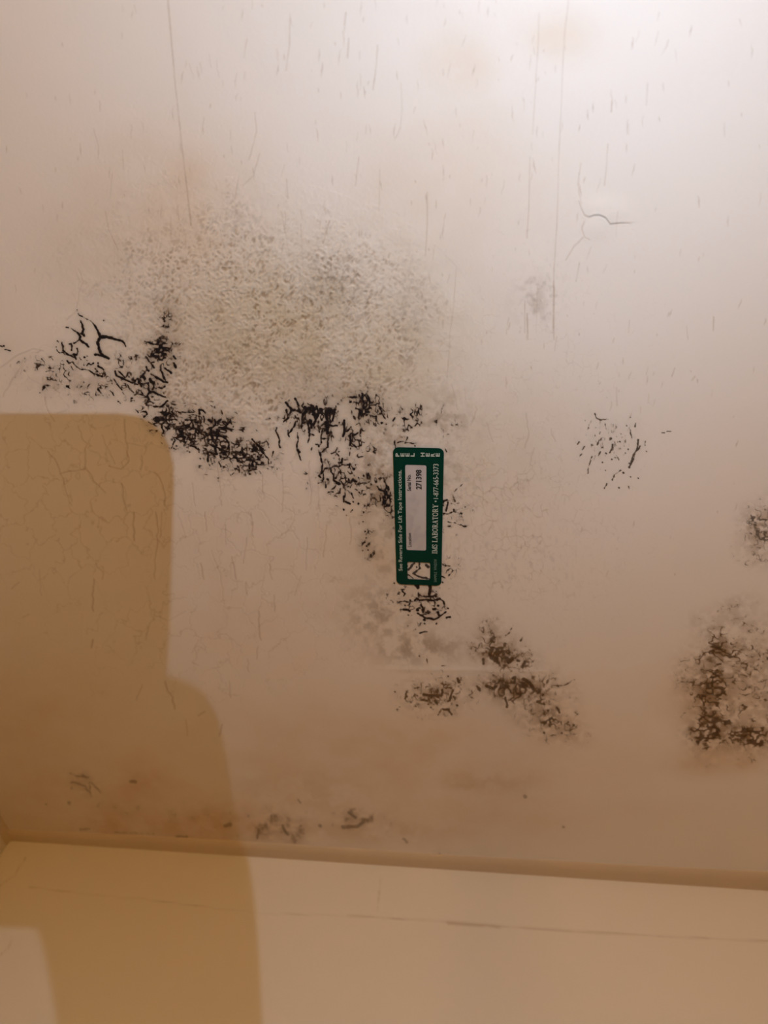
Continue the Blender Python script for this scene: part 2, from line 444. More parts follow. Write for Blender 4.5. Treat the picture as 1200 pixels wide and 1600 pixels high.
# long scratches, cracks and flaking edges in the paint: points | widths
LINES_DARK = parse('''262,0 268,70 275,140 284,230 291,290 299,352|2.2,1.4,1.6,2; 888,0 882,60 877,160 873,260 870,350 866,420 865,520|1.2,1,1.2,1.6; 842,20 840,70 836,150 832,210|1.2,.8; 828,245 826,330 823,372|1.1,1.4; 712,420 709,480 703,520 698,600|.8;
668,300 667,350 664,400|1,2.2,1; 824,490 824,530|1.8; 866,450 865,500 865,530|1.6,2.2,1.2; 870,526 866,548|1; 626,130 628,170 625,200 619,215|.9; 908,255 902,290|1; 909,318 904,300 905,270|.8; 950,225 948,260 944,290|1; 1012,130 1010,165|1; 965,330 962,370|.6;
453,30 452,70 447,110|1.4; 540,20 538,40|2; 545,60 543,90|2; 590,70 588,100 583,140|1.4; 386,60 381,90|1; 398,175 400,205 392,240 388,250|1.2; 405,240 396,275 380,290|1.2; 448,280 450,310|1.2; 560,245 555,290|1; 593,265 592,330|1;
147,200 155,230 153,250|.9; 191,235 193,265|1; 175,270 172,310|.8; 164,330 170,360 185,390|1.2; 268,380 266,340|1; 556,505 558,540|.6; 830,160|1; 956,156 955,175|1.6; 453,400 440,330|.5; 963,605 965,634|1.1; 1014,615 1013,630|.8;
1115,495 1115,517|1.2; 1080,595 1086,588|1.6; 1050,588 1054,575|1.4; 905,410 900,440|1; 820,520 820,470|.8; 840,448 838,520|.6; 928,490|1; 984,500 982,520|.8; 1073,510 1075,530|1; 310,380 316,410|.6; 470,350 474,420|.6; 514,345 505,380|1.2;
345,360 350,385|1; 372,280 368,310|1''')
CRACKS = parse('''904,314 909,328 913,337 920,340 928,337 937,337 946,341 953,351 962,350 974,349 987,350|1,1.2,1,.8; 913,346 910,353 911,365 914,371 921,375|1.2; 911,371 903,380 893,392 884,407|1;
75,705 85,716 93,733 95,740 110,736 125,734 133,733 140,738 150,755 165,770|1.4,1.2,.8; 133,733 133,700 137,693 130,688 122,665|1.2,.8; 94,740 100,755 104,770 112,790|1,.7; 195,655 196,685 201,722 190,733 183,732 170,728|1.2; 190,755 192,775 198,797|1.4; 160,680 168,700 180,725|.7;
241,738 252,752 258,770 257,790|1.4; 222,712 220,735|1; 232,690 225,710|.8; 209,800 210,845|1.6; 243,800 247,825 246,850 243,870 242,905|1.5,1; 150,880 162,895 160,905|1; 147,905 146,935 146,955|1.8; 145,1000 143,1012|2.4; 258,1065 262,1080 270,1090 273,1108|2,2.2;
320,1112 310,1118|1.8; 347,1132 343,1150|2; 384,910 386,930|1.4; 404,955 405,980 408,1000|1.7; 313,880 318,905|1.6; 362,870 369,905|1.6; 428,930 429,955|1.4; 403,1010 401,1030|1.2; 386,1030 389,1050|1.1; 358,1065 360,1090|1.2; 232,980 228,1000|1.2; 290,1125 292,1150|1;
222,1070 213,1095|1.2; 320,800 322,830|1.3; 352,820 353,850|1; 385,840 380,880|1; 480,840 478,890|1; 546,810 549,838 546,850|1.4; 510,820 505,870|1; 460,812 450,830 440,835|1; 500,800 497,760 500,735|1; 484,720 483,745 487,770 483,790|1.1; 462,690 463,712|.7;
441,740 443,770 440,800|1; 340,722 344,760 346,790|1; 350,730 362,745|.8; 410,742 412,780|.9; 392,800 396,840|.9; 428,725 432,745|.7; 300,755 305,790|.8; 322,730 318,750|.6; 120,480 123,460 130,440 122,420|.7; 196,690 230,700|.5; 0,575 20,560 35,552|.9; 35,552 52,545 68,548|.7; 15,600 32,575 36,562|.8; 5,620 20,590|.7;
36,570 32,585|.7; 70,620 72,635 80,650 85,658|1; 105,500 121,484|.6; 310,1000 300,1020|.6; 240,960 262,970 290,955|.5; 300,1035 310,1040|.8; 30,910 18,920|1.2; 35,965 45,960|.9; 62,890 65,930|.7; 18,1310 8,1295 0,1283|1;
250,840 253,800|1; 278,800 290,840|.7; 330,860 345,900 350,940|.6; 420,880 425,905|1; 470,900 460,930|.8; 630,1008 640,1050|.3; 745,640 735,665|.7; 760,660 770,690|.8; 745,640 743,635|1; 822,645 826,680 820,700|1; 861,670 868,690|.8; 705,600 715,640|.7; 835,700 828,730|.6''')


# ------------------------------------------------------------------ surface fields on the canvas
NEG = -6.0
ragged = (fbm(GX / 3.4, GY / 3.4, 3, 2) - 0.5)
breakup = fbm(GX / 11, GY / 11, 13, 3)
warpx = (fbm(GX / 17, GY / 17, 21, 3) - 0.5)
warpy = (fbm(GX / 17, GY / 17, 31, 3) - 0.5)


def thread_fill(dens, cell, seed, sx=1.0, sy=1.0, wmax=2.4, lo=0.5):
    """broken crack-following threads where dens is high"""
    x = (GX + 14 * warpx) / (cell * sx); y = (GY + 14 * warpy) / (cell * sy)
    e = vor_edge(x, y, seed) * cell
    brk = fbm(GX / (cell * 0.8), GY / (cell * 0.9), seed + 9, 3)
    wd = wmax * (dens * 1.25 - brk + (1 - lo) * 0.0)
    wd = np.where(dens > 0.03, wd, NEG)
    return np.clip(np.minimum(wd, wmax), NEG, None) - e


def worm_fill(dens, scale, seed, wmax=1.5, sx=1.0, sy=1.0, brk=1.0):
    """ragged curling filaments: ridges of a warped noise, broken where dens is low"""
    n = fbm((GX + 5 * warpx) / (scale * sx), (GY + 5 * warpy) / (scale * sy), seed, 2)
    n2 = fbm(GX / (scale * 1.5), GY / (scale * 1.5), seed + 17, 2)
    wd = wmax * (1.5 * dens - 1.6 * brk * (n2 - 0.28))
    f = np.minimum(wd, wmax) - np.abs(n - 0.5) * scale * 2.0
    return np.where(dens > 0.03, np.clip(f, NEG, None), NEG)


def clump_fill(dens, scale, seed, amp=9.0, sx=1.0, sy=1.0):
    n = fbm((GX + 6 * warpx) / (scale * sx), (GY + 6 * warpy) / (scale * sy), seed, 4)
    return np.where(dens > 0.02, (n - (0.92 - 0.52 * dens)) * amp, NEG)


def blob(*rows):
    d = np.zeros_like(GX)
    for r in rows:
        s, rest = r[0], r[1:]
        d = np.maximum(d, s * ell(*rest))
    return d


PATCH = []      # name, label, field, colour thin, colour thick, opacity


def patch(label, strokes, fills, thin, thick, op, rag=2.3):
    F = np.full_like(GX, NEG)
    for p, wd in strokes:
        jp = []
        for k, (a, b) in enumerate(p):
            jp.append((a, b))
            if k + 1 < len(p):
                c, d = p[k + 1]
                L = math.hypot(c - a, d - b)
                if L > 6:
                    n = int(L / 4)
                    for q in range(1, n):
                        jp.append((a + (c - a) * q / n + RNG.normal() * 0.5, b + (d - b) * q / n + RNG.normal() * 0.5))
        if len(p) > 1:
            wd = list(np.interp(np.linspace(0, 1, len(jp)), np.linspace(0, 1, len(wd)), wd))
        stroke(F, jp, [v * 1.22 for v in wd])
    F = np.where(F > NEG + 1, F + rag * ragged, F)
    for f in fills:
        F = np.maximum(F, f)
    PATCH.append([label, F, thin, thick, op])
    return F


BLK0, BLK1 = (0.10, 0.062, 0.040), (0.011, 0.008, 0.009)
BRN0, BRN1 = (0.34, 0.225, 0.125), (0.12, 0.062, 0.022)
GRY0, GRY1 = (0.26, 0.195, 0.14), (0.085, 0.062, 0.045)

# left: forked threads and the dense clump beside the blistered paint
dA = blob((0.92, 253, 550, 17, 24, 15), (0.55, 262, 500, 10, 16), (0.5, 215, 590, 40, 22, 25), (0.38, 165, 590, 38, 20, 25), (0.30, 110, 590, 60, 26, 8), (0.5, 228, 630, 22, 16))
FA = patch('branching black mould along the ceiling cracks, upper left of the tan shadow', MOULD_A,
           [worm_fill(dA, 6.5, 41, 2.0), clump_fill(blob((0.96, 252, 546, 17, 24, 15), (0.66, 262, 500, 10, 16), (0.5, 235, 600, 30, 20, 25)), 4.5, 43, 6)],
           BLK0, BLK1, 0.97)
dB = blob((0.72, 262, 652, 30, 22, 20), (0.98, 305, 672, 34, 26, 25), (0.95, 338, 690, 20, 34), (0.8, 385, 712, 30, 24), (0.6, 352, 664, 14, 14), (0.55, 320, 712, 30, 10))
dB2 = np.clip(blob((0.85, 262, 650, 26, 22, 20), (0.9, 295, 672, 34, 24, 22), (0.95, 335, 690, 24, 36), (0.86, 384, 712, 34, 24), (0.8, 350, 664, 20, 16)) * 0.86, 0, 0.66)
FB = patch('diagonal band of black mould specks touching the corner of the tan shadow', MOULD_B,
           [worm_fill(dB2, 6.5, 51, 2.1, 1.45, 0.85), worm_fill(dB2 * 0.8, 5.5, 57, 1.8, 0.85, 1.2)],
           BLK0, BLK1, 0.97)
dC = blob((0.8, 490, 650, 46, 26), (0.9, 512, 655, 14, 32), (0.9, 575, 634, 30, 22, 20), (0.55, 560, 690, 26, 30), (0.55, 525, 740, 34, 34), (1.1, 604, 778, 11, 34, -12), (0.5, 575, 760, 24, 30), (0.35, 572, 830, 12, 36), (0.5, 640, 650, 26, 22), (0.45, 700, 660, 22, 20))
FC = patch('black mould fringe hanging down in threads, left of the green card', MOULD_C,
           [worm_fill(np.clip(dC, 0, 0.92) * 0.92, 6.5, 61, 2.0, 0.85, 1.3), clump_fill(blob((0.66, 575, 632, 30, 17, 22), (0.8, 604, 780, 10, 32, -12), (0.72, 512, 655, 10, 28), (0.6, 480, 640, 30, 10)), 3.6, 63, 6)],
           BLK0, BLK1, 0.97)
dD = blob((0.55, 660, 945, 36, 26), (0.5, 625, 935, 14, 16), (0.45, 710, 800, 22, 28), (0.35, 700, 890, 14, 20))
FD = patch('dark mould rings under and around the lower end of the green card', [s for s in MOULD_D if s[0][0][0] < 689 or s[0][0][1] > 870],
           [worm_fill(np.where((GX > 694) & (GY < 862), 0, dD) * 0.95, 6.5, 71, 1.7)], BLK0, (0.022, 0.012, 0.008), 0.93)
FD2 = patch('thin forked mould threads reaching out from the right edge of the green card', [s for s in MOULD_D if not (s[0][0][0] < 689 or s[0][0][1] > 870)],
            [worm_fill(np.where((GX > 694) & (GY < 862), dD, 0) * 0.8, 6, 72, 1.3)], BLK0, (0.022, 0.012, 0.008), 0.9)
FE = patch('grey slanting mould flecks on the pale ceiling, right of the green card', MOULD_E,
           [clump_fill(blob((0.50, 955, 690, 48, 40)), 3.6, 73, 5, 0.7, 1.5)], GRY0, GRY1, 0.82)
dF = blob((0.72, 680, 1088, 42, 22), (0.5, 700, 1070, 26, 16))
FF1 = patch('small brown mould clump below the faint ridge, lower middle of the ceiling', [s for s in MOULD_F if s[0][0][0] < 730],
            [clump_fill(dF * 0.95, 5, 81, 5), worm_fill(dF * 0.9, 6, 82, 1.4)], BRN0, BRN1, 0.78)
dG = blob((0.95, 785, 1025, 34, 18, 25), (0.95, 800, 1074, 48, 20, 12), (0.55, 845, 1095, 40, 34, 35), (0.72, 868, 1128, 36, 20, 30), (0.5, 770, 1000, 16, 26), (0.5, 820, 1038, 20, 12))
FF2 = patch('brown mottled mould patch split by a faint ridge, below right of the green card', [s for s in MOULD_F if s[0][0][0] >= 730],
            [clump_fill(dG * 0.80, 5.5, 85, 4.5), worm_fill(dG, 8, 86, 1.9, 1, 1, 0.9)], BRN0, BRN1, 0.68)
dH = blob((0.85, 1118, 1006, 20, 24), (0.68, 1112, 1075, 34, 70), (0.95, 1112, 1130, 28, 24, -20), (0.95, 1104, 1150, 26, 18), (0.86, 1165, 1150, 46, 16, -4), (0.46, 1165, 1060, 44, 80), (0.55, 1150, 1020, 18, 22))
FG = patch('large brown mottled mould patch at the lower right edge of the ceiling', [],
           [clump_fill(dH * 0.82, 6, 91, 4.5, 1.25, 0.85), worm_fill(dH * 1.05, 8, 95, 1.9, 1.25, 0.8, 0.9)], BRN0, BRN1, 0.72)
dI = blob((0.78, 1188, 825, 24, 26, -20), (0.4, 1180, 860, 24, 16), (0.6, 1205, 800, 20, 24))
FH = patch('greyish mould spot at the right edge of the ceiling, above the large brown patch', [],
           [clump_fill(dI * 0.8, 5, 97, 4.5), worm_fill(dI * 0.9, 8, 98, 1.6)], GRY0, (0.07, 0.048, 0.03), 0.6)
FI = patch('faint brown mould spots in the tan shadow near the left corner', MOULD_G,
           [clump_fill(blob((0.5, 310, 1275, 60, 16), (0.4, 215, 1262, 70, 14)), 12, 101, 5)], (0.34, 0.22, 0.11), (0.20, 0.11, 0.04), 0.30)
FJ = patch('blurred brown mould spots along the wall joint, bottom middle', MOULD_H,
           [clump_fill(blob((0.5, 440, 1290, 60, 26), (0.45, 560, 1280, 60, 24)), 10, 103, 5)], (0.34, 0.23, 0.13), (0.19, 0.12, 0.05), 0.32)

# --- ceiling relief and stains
rough = np.clip(blob((1.2, 410, 510, 215, 140, 8), (0.9, 330, 440, 120, 90), (0.95, 520, 450, 110, 90), (1.0, 550, 560, 100, 80), (0.9, 300, 610, 90, 50, 20), (1.0, 390, 640, 80, 60), (0.55, 350, 360, 70, 60), (0.6, 610, 700, 60, 60)), 0, 1)
# the blistered zone ends where the black threads begin
rough *= 1 - sm(0, 26, GY - (600 + 0.30 * (GX - 220))) * (GX < 440) * 0.9
rough *= 1 - sm(-6, 18, GY - 622) * ((GX >= 436) & (GX < 560)) * 0.95
rough = np.clip(blur(rough.astype(np.float32), 4) + 0.5 * (fbm(GX / 30, GY / 30, 5, 3) - 0.5) * (rough > 0.08), 0, 1)

line = np.full_like(GX, NEG)
for p, wd in LINES_DARK:
    jp = [(a + RNG.normal() * 0.3, b) for a, b in p]
    stroke(line, jp, wd)
for k in range(900):                                    # short upright flecks over the upper ceiling
    x = RNG.uniform(-60, 1260); y = RNG.uniform(-50, 900)
    q = math.exp(-((x - 560) / 420) ** 2) * 0.75 + 0.28
    if y > 600 and x < 560 or RNG.random() > q or y > 640 and RNG.random() < 0.5:
        continue
    L = RNG.uniform(3, 20) * (1.3 if y < 400 else 0.8)
    lean = RNG.normal() * 0.10 - (0.22 if x > 860 and y > 380 else 0) + 0.06 * (600 - x) / 600
    pts = [(x, y)]
    n = max(2, int(L / 4))
    for q_ in range(n):
        px, py = pts[-1]
        pts.append((px + lean * L / n + RNG.normal() * 0.7, py + L / n))
    stroke(line, pts, [RNG.uniform(0.1, 0.9), RNG.uniform(0.6, 2.1), 0.2])
dark_line = np.clip(line * 0.8 + 0.45, 0, 1) * (0.35 + 0.75 * fbm(GX / 9, GY / 14, 8, 3))

crk = np.full_like(GX, NEG)
for p, wd in CRACKS:
    jp = []
    for k, (a, b) in enumerate(p):
        jp.append((a, b))
        if k + 1 < len(p):
            c, d = p[k + 1]; n = int(math.hypot(c - a, d - b) / 6)
            for q in range(1, n):
                jp.append((a + (c - a) * q / n + RNG.normal() * 0.9, b + (d - b) * q / n + RNG.normal() * 0.6))
    stroke(crk, jp, [v * 1.05 for v in wd])
# fine crackle of the old paint, cells longer than wide
vx = (GX + 34 * warpx) / 38; vy = (GY + 34 * warpy) / 50
net = vor_edge(vx, vy, 77) * 42
netmask = np.clip(blob((1.0, 120, 780, 260, 170), (1.0, 420, 840, 170, 170), (0.8, 300, 980, 260, 120), (0.6, 60, 590, 130, 60), (0.55, 790, 760, 150, 190), (0.35, 240, 300, 120, 160)), 0, 1)
netw = 1.6 * (netmask * 1.30 - fbm(GX / 30, GY / 36, 79, 2) - 0.02)
netF = np.where(netmask > 0.05, np.minimum(netw, 0.75) - net, NEG)
vx2 = (GX + 16 * warpx) / 13; vy2 = (GY + 16 * warpy) / 19
fine = vor_edge(vx2, vy2, 87) * 15
finemask = np.clip(blob((0.95, 780, 820, 160, 190), (0.5, 700, 560, 150, 120), (0.6, 620, 980, 110, 60), (0.6, 160, 610, 110, 40), (0.5, 250, 330, 110, 90), (0.4, 860, 560, 170, 180)), 0, 1)
fineF = np.where(finemask > 0.05, np.minimum(0.9 * (finemask * 1.1 - fbm(GX / 15, GY / 18, 89, 3)), 0.5) - fine, NEG)

allcr = np.maximum(crk, netF)
cr_soft = np.clip(allcr * 0.7 + 0.75, 0, 1)
fine_soft = np.clip(fineF * 0.7 + 0.6, 0, 1)
relief = np.zeros_like(GX)                              # metres towards the room
cellsx, cellid = vor_edge(vx, vy, 77, True)
# curled edges: a raised lip to the left of each crack
lip = blur(cr_soft, 2.2)
relief += -0.00026 * blur(cr_soft, 0.7) + 0.00048 * np.roll(lip, -2, axis=1)
relief += -0.00006 * fine_soft + 0.00012 * np.roll(blur(fine_soft, 1.3), -1, axis=1)
dl = blur(dark_line, 0.7)
relief += -0.00008 * dl + 0.00012 * np.roll(blur(dark_line, 1.8), -2, axis=1)
# blistered, wrinkled paint
u = (GX * 0.80 + GY * 0.60); v = (-GX * 0.60 + GY * 0.80)
wr = fbm((u + 5 * warpx) / 4.6, (v + 5 * warpy) / 7.0, 111, 2)
wr2 = fbm((u + 9 * warpx) / 9, v / 8, 117, 3)
pebble = 1 - np.abs(wr - 0.5) * 2.2
wrk = 0.6 * pebble + 0.4 * wr2
relief += rough * (0.00085 * blur(np.clip(pebble, 0, 1), 0.6) + 0.00060 * wr2)
# slight waviness of the board, blister dome and raised flakes
relief += 0.0006 * (fbm(GX / 120, GY / 150, 131, 3) - 0.5)
relief += 0.0004 * ell(934, 356, 18, 16, 0, 1.5) * sm(-1, 3, GX - 911)
yc = np.interp(GX, [880, 904, 909, 913, 920, 928, 937, 946, 953, 962, 987, 1010], [280, 312, 328, 337, 340, 337, 337, 341, 351, 350, 349, 349])
relief += 0.0008 * sm(0, 3, yc - GY) * ell(948, 332, 36, 22, 15, 1.3)
# old tape ridge across the brown patch
ridge_y = 1043 + (GX - 640) * 0.012
relief += 0.0004 * np.exp(-((GY - ridge_y - 3) / 4.0) ** 2) * sm(560, 640, GX) * (1 - sm(845, 868, GX))
ridgemask = np.exp(-((GY - ridge_y - 3) / 9.0) ** 2) * sm(600, 700, GX) * (1 - sm(835, 858, GX))

soot = np.zeros_like(GX)
brown = np.zeros_like(GX)
mott = np.clip(0.25 + 3.0 * (fbm((GX + 8 * warpx) / 9, (GY + 8 * warpy) / 7, 201, 4) - 0.36), 0, 1)
for (label, F, thin, thick, op), s, k, br in zip(PATCH, (4, 4, 4, 6, 6, 6, 8, 9, 10, 9, 10, 10), (0.36, 0.33, 0.42, 0.36, 0.32, 0.16, 0.45, 0.72, 0.80, 0.60, 0.55, 0.60), (0, 0, 0, 1, 1, 0, 1, 1, 1, 1, 1, 1)):
    a = np.clip(F * 0.7 + 0.9, 0, 1)
    h = k * np.clip(blur(a, s) * 1.5, 0, 1)
    if br:
        brown = np.maximum(brown, h * mott + 0.25 * k * np.clip(blur(a, 1.8), 0, 1))
    else:
        soot = np.maximum(soot, h * (0.5 + 0.5 * mott) + 0.30 * k * np.clip(blur(a, 1.6), 0, 1))
for d_, k in ((dG, 0.62), (dH, 0.72), (dI, 0.55), (dF, 0.40)):
    brown = np.maximum(brown, k * sm(0.12, 0.9, d_) * mott)
relief *= 1 - 0.9 * sm(604, 612, GX) * (1 - sm(697, 705, GX)) * sm(690, 697, GY) * (1 - sm(916, 922, GY))
# browner hollows of the blistered paint
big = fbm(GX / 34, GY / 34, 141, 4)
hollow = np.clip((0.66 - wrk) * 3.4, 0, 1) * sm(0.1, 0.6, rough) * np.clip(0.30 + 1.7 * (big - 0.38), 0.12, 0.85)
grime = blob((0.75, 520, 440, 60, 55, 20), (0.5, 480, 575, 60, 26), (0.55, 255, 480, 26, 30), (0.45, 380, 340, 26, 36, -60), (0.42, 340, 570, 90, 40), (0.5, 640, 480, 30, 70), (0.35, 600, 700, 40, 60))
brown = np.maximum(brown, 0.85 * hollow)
soot = np.maximum(soot, grime * np.clip((fbm(GX / 4.5, GY / 4.5, 151, 3) - 0.42) * 3.2, 0, 1) * 0.55)
soot = np.maximum(soot, 0.10 * blur((grime > 0.45).astype(np.float32), 12))
halo_tint = blob((0.50, 258, 540, 22, 34, 15), (0.40, 520, 612, 75, 18, 4), (0.36, 575, 635, 45, 26, 20), (0.30, 330, 665, 70, 26, 25), (0.34, 262, 490, 18, 26), (0.25, 480, 590, 60, 24))  # brown halo tint around the dark mould clumps
brown = np.maximum(brown, halo_tint * (0.55 + 0.9 * (fbm(GX / 7, GY / 7, 231, 3) - 0.3)))
# pepper spots in the light zone right of the card
worn = blob((0.95, 592, 735, 34, 70), (0.7, 600, 960, 60, 50), (0.85, 655, 1012, 70, 26), (0.6, 600, 860, 40, 60), (0.6, 690, 650, 50, 40), (0.5, 700, 740, 24, 60), (0.6, 590, 670, 50, 30), (0.4, 120, 600, 60, 24), (0.5, 830, 470, 26, 34))
brown = np.maximum(brown, worn * (0.10 + 0.62 * np.clip((fbm((GX + 9 * warpx) / 11, (GY + 9 * warpy) / 11, 211, 4) - 0.42) * 4, 0, 1)))
low = blob((0.75, 335, 1293, 70, 22), (0.5, 200, 1290, 120, 22), (0.5, 560, 1300, 150, 26), (0.55, 760, 1222, 80, 20), (0.45, 1140, 1196, 80, 16), (0.4, 480, 1240, 120, 40), (0.35, 210, 1220, 60, 20))
lowst = (low * (0.15 + 0.6 * np.clip((fbm((GX + 30 * warpx) / 42, (GY + 30 * warpy) / 24, 221, 4) - 0.40) * 3.5, 0, 1)))
brown = np.maximum(brown, 0.30 * lowst)
pep = blob((0.6, 700, 660, 40, 40), (0.5, 720, 760, 34, 50), (0.5, 850, 460, 30, 50), (0.35, 800, 880, 120, 60), (0.4, 640, 1010, 60, 30), (0.35, 590, 950, 40, 60))
soot = np.maximum(soot, pep * np.clip((fbm(GX / 5, GY / 7, 161, 3) - 0.56) * 4, 0, 1) * 0.5)
soot *= 1 - 0.8 * np.clip(ridgemask, 0, 1); brown *= 1 - 0.7 * np.clip(ridgemask, 0, 1)
line_attr = np.clip(0.62 * np.clip(dark_line, 0, 1) + 0.42 * np.clip(crk * 0.8 + 0.55, 0, 1) + 0.26 * np.clip(netF * 0.8 + 0.5, 0, 1) + 0.45 * np.clip(fineF + 0.5, 0, 1) * sm(0.35, 0.6, fbm(GX / 24, GY / 24, 241, 3)), 0, 1)
olive = np.clip(blob((1.15, 430, 520, 210, 130), (0.9, 600, 560, 150, 150), (0.5, 760, 700, 130, 150), (0.5, 610, 820, 110, 150), (0.35, 160, 400, 110, 100)), 0, 1) * 0.75
stain_shade = np.clip(blob((0.42, 600, 1180, 380, 110), (0.5, 150, 1250, 260, 110), (0.55, 330, 1290, 160, 50), (0.35, 760, 1210, 110, 40), (0.55, 1130, 1180, 90, 30, -8), (0.35, 1100, 60 + 1030, 90, 60), (0.40, 60, 1150, 200, 160),
                     (0.32, 870, 55, 60, 40), (0.30, 720, 100, 60, 60), (0.42, 270, 330, 150, 130), (0.35, 560, 860, 120, 110), (0.30, 700, 300, 160, 140), (0.4, 700, 1270, 300, 50)), 0, 1)
stain_shade = np.maximum(stain_shade, 0.22 * ell(430, 900, 260, 210))  # dimmer light over the lower middle, put into the paint colour
stain_shade *= 0.55 + 0.9 * fbm(GX / 70, GY / 55, 171, 4)
stain_shade = np.clip(stain_shade + 0.75 * lowst, 0, 1)

# ------------------------------------------------------------------ ceiling (adaptive mesh, denser near the camera)
M_CEIL = ceiling_material()
M_WALL = wall_material()
cols = np.arange(X0, X1 + 0.1, 1.25)
rows_n = 1180
tt = np.linspace(0, 1, rows_n)
PX = np.repeat(cols[None, :], rows_n, 0)
PY = Y0 + tt[:, None] * (joint_y(PX) - Y0)


def bil(A, x, y):
    fx = np.clip(x - X0, 0, NX - 1.001); fy = np.clip(y - Y0, 0, NY - 1.001)
    ix = fx.astype(int); iy = fy.astype(int); fx = fx - ix; fy = fy - iy
    return ((A[iy, ix] * (1 - fx) + A[iy, ix + 1] * fx) * (1 - fy) + (A[iy + 1, ix] * (1 - fx) + A[iy + 1, ix + 1] * fx) * fy)


wx, wy = on_ceiling(PX, PY)
edge = sm(0, 30, PX - X0) * sm(0, 30, X1 - PX) * sm(0, 0.03, tt[:, None]) * sm(0, 0.012, 1 - tt[:, None])
rz = bil(relief, PX, PY) * edge
V = np.stack([wx, wy, -rz], -1).reshape(-1, 3)
nc = len(cols)
idx = np.arange(rows_n * nc).reshape(rows_n, nc)
Q = np.stack([idx[:-1, :-1], idx[1:, :-1], idx[1:, 1:], idx[:-1, 1:]], -1).reshape(-1, 4)
# the rest of the ceiling around the detailed part
base = len(V)
outer = np.array([(XL - 0.15, YB, 0), (XR, YB, 0), (XR, YW, 0), (XL - 0.15, YW, 0)], float)
i00, i01, i10, i11 = idx[0, 0], idx[0, -1], idx[-1, 0], idx[-1, -1]
if V[i10][0] < XL - 0.15:
    outer[3][0] = outer[0][0] = V[i10][0] - 0.05
V = np.vstack([V, outer])
Q2 = np.array([(base, i00, i01, base + 1), (base + 1, i01, i11, base + 2), (base, base + 3, i10, i00)])
Q = np.vstack([Q, Q2])
pad = np.zeros(4)
ats = {k: np.concatenate([bil(np.clip(A, 0, 1), PX, PY).ravel(), pad]) for k, A in
       (('rough', rough), ('soot', soot), ('brown', brown), ('line', line_attr), ('olive', olive), ('stain_shade', stain_shade))}
ceil = np_mesh('ceiling', V, Q, M_CEIL, ats, True, 4)
ceil.location = (0, 0, ZC)
tag(ceil, kind='structure', label='cracked off-white ceiling with blistered paint and mould stains')

# ------------------------------------------------------------------ mould growth: low crusts that follow the surface
def mould_mat(i, thin, thick, op):
    m, nt, p = new_mat('mould_growth_%d' % i)
    d = attr(nt, 'dense')
    c = mixc(nt, ramp(nt, math_n(nt, 'ADD', d, math_n(nt, 'MULTIPLY', noise_n(nt, 900, 3), 0.5)), 0.1, 1.3), thin, thick)
    nt.links.new(c, p.inputs['Base Color'])
    p.inputs['Roughness'].default_value = 0.85
    p.inputs['Specular IOR Level'].default_value = 0.25
    nt.links.new(math_n(nt, 'MULTIPLY', ramp(nt, d, -0.62, 0.55), op), p.inputs['Alpha'])
    return m


def crust(i, label, F, thin, thick, op):
    thr = -0.6
    jj, ii = np.where((F[:-1, :-1] > thr) | (F[1:, :-1] > thr) | (F[:-1, 1:] > thr) | (F[1:, 1:] > thr))
    # keep below the wall joint out
    keep = (jj + Y0 + 2) < joint_y(ii + X0)
    jj, ii = jj[keep], ii[keep]
    corners = [(jj, ii), (jj + 1, ii), (jj + 1, ii + 1), (jj, ii + 1)]
    T = []
    for a, b, c in ((0, 1, 2), (0, 2, 3)):
        T.append(np.stack([np.stack([corners[k][1] + X0, corners[k][0] + Y0, F[corners[k]]], -1).astype(np.float64) for k in (a, b, c)], 1))
    T = np.concatenate(T)                                # n,3,(x,y,f)
    ins = T[:, :, 2] > thr
    cnt = ins.sum(1)
    out = [T[cnt == 3]]
    def cut(P, Qv):
        t = ((thr - P[:, 2]) / (Qv[:, 2] - P[:, 2]))[:, None]
        return P + (Qv - P) * t
    for n_in in (1, 2):
        S = T[cnt == n_in]; I = ins[cnt == n_in]
        odd = np.argmax(I if n_in == 1 else ~I, axis=1)
        r = np.arange(len(S))
        A, B, C = S[r, odd], S[r, (odd + 1) % 3], S[r, (odd + 2) % 3]
        AB, AC = cut(A, B), cut(A, C)
        if n_in == 1:
            out.append(np.stack([A, AB, AC], 1))
        else:
            out.append(np.stack([AB, B, C], 1)); out.append(np.stack([AB, C, AC], 1))
    T = np.concatenate(out).reshape(-1, 3)
    key = np.round(T[:, :2] * 512).astype(np.int64)
    _, first, inv = np.unique(key[:, 0] * 4000037 + key[:, 1], return_index=True, return_inverse=True)
    P = T[first]
    tri = inv.reshape(-1, 3)
    ok = (tri[:, 0] != tri[:, 1]) & (tri[:, 1] != tri[:, 2]) & (tri[:, 0] != tri[:, 2])
    tri = tri[ok]
    x, y = on_ceiling(P[:, 0], P[:, 1])
    e = sm(0, 0.012, 1 - (P[:, 1] - Y0) / (joint_y(P[:, 0]) - Y0))
    z = ZC - bil(relief, P[:, 0], P[:, 1]) * e - 0.00008 - 0.00018 * np.clip((P[:, 2] - thr) / 2, 0, 1)
    o = np_mesh('mould_patch', np.stack([x, y, z], -1), tri, mould_mat(i, thin, thick, op), {'dense': np.clip(P[:, 2], -1, 2)})
    # origin on the patch
    c = Vector((float(x.mean()), float(y.mean()), ZC))
    o.data.transform(Matrix.Translation(-c)); o.location = c
    tag(o, label, 'mould', 'mould patches growing on the ceiling', 'stuff' if 'spots' in label else None)
    return o


for i, (label, F, thin, thick, op) in enumerate(PATCH):
    crust(i, label, F, thin, thick, op)

# ------------------------------------------------------------------ walls, joint strip and the rest of the room
wg_x = np.linspace(XL - 0.0, 0.9, 700); wg_z = np.linspace(ZC, ZC - 0.5, 330)
WX, WZ = np.meshgrid(wg_x, wg_z)
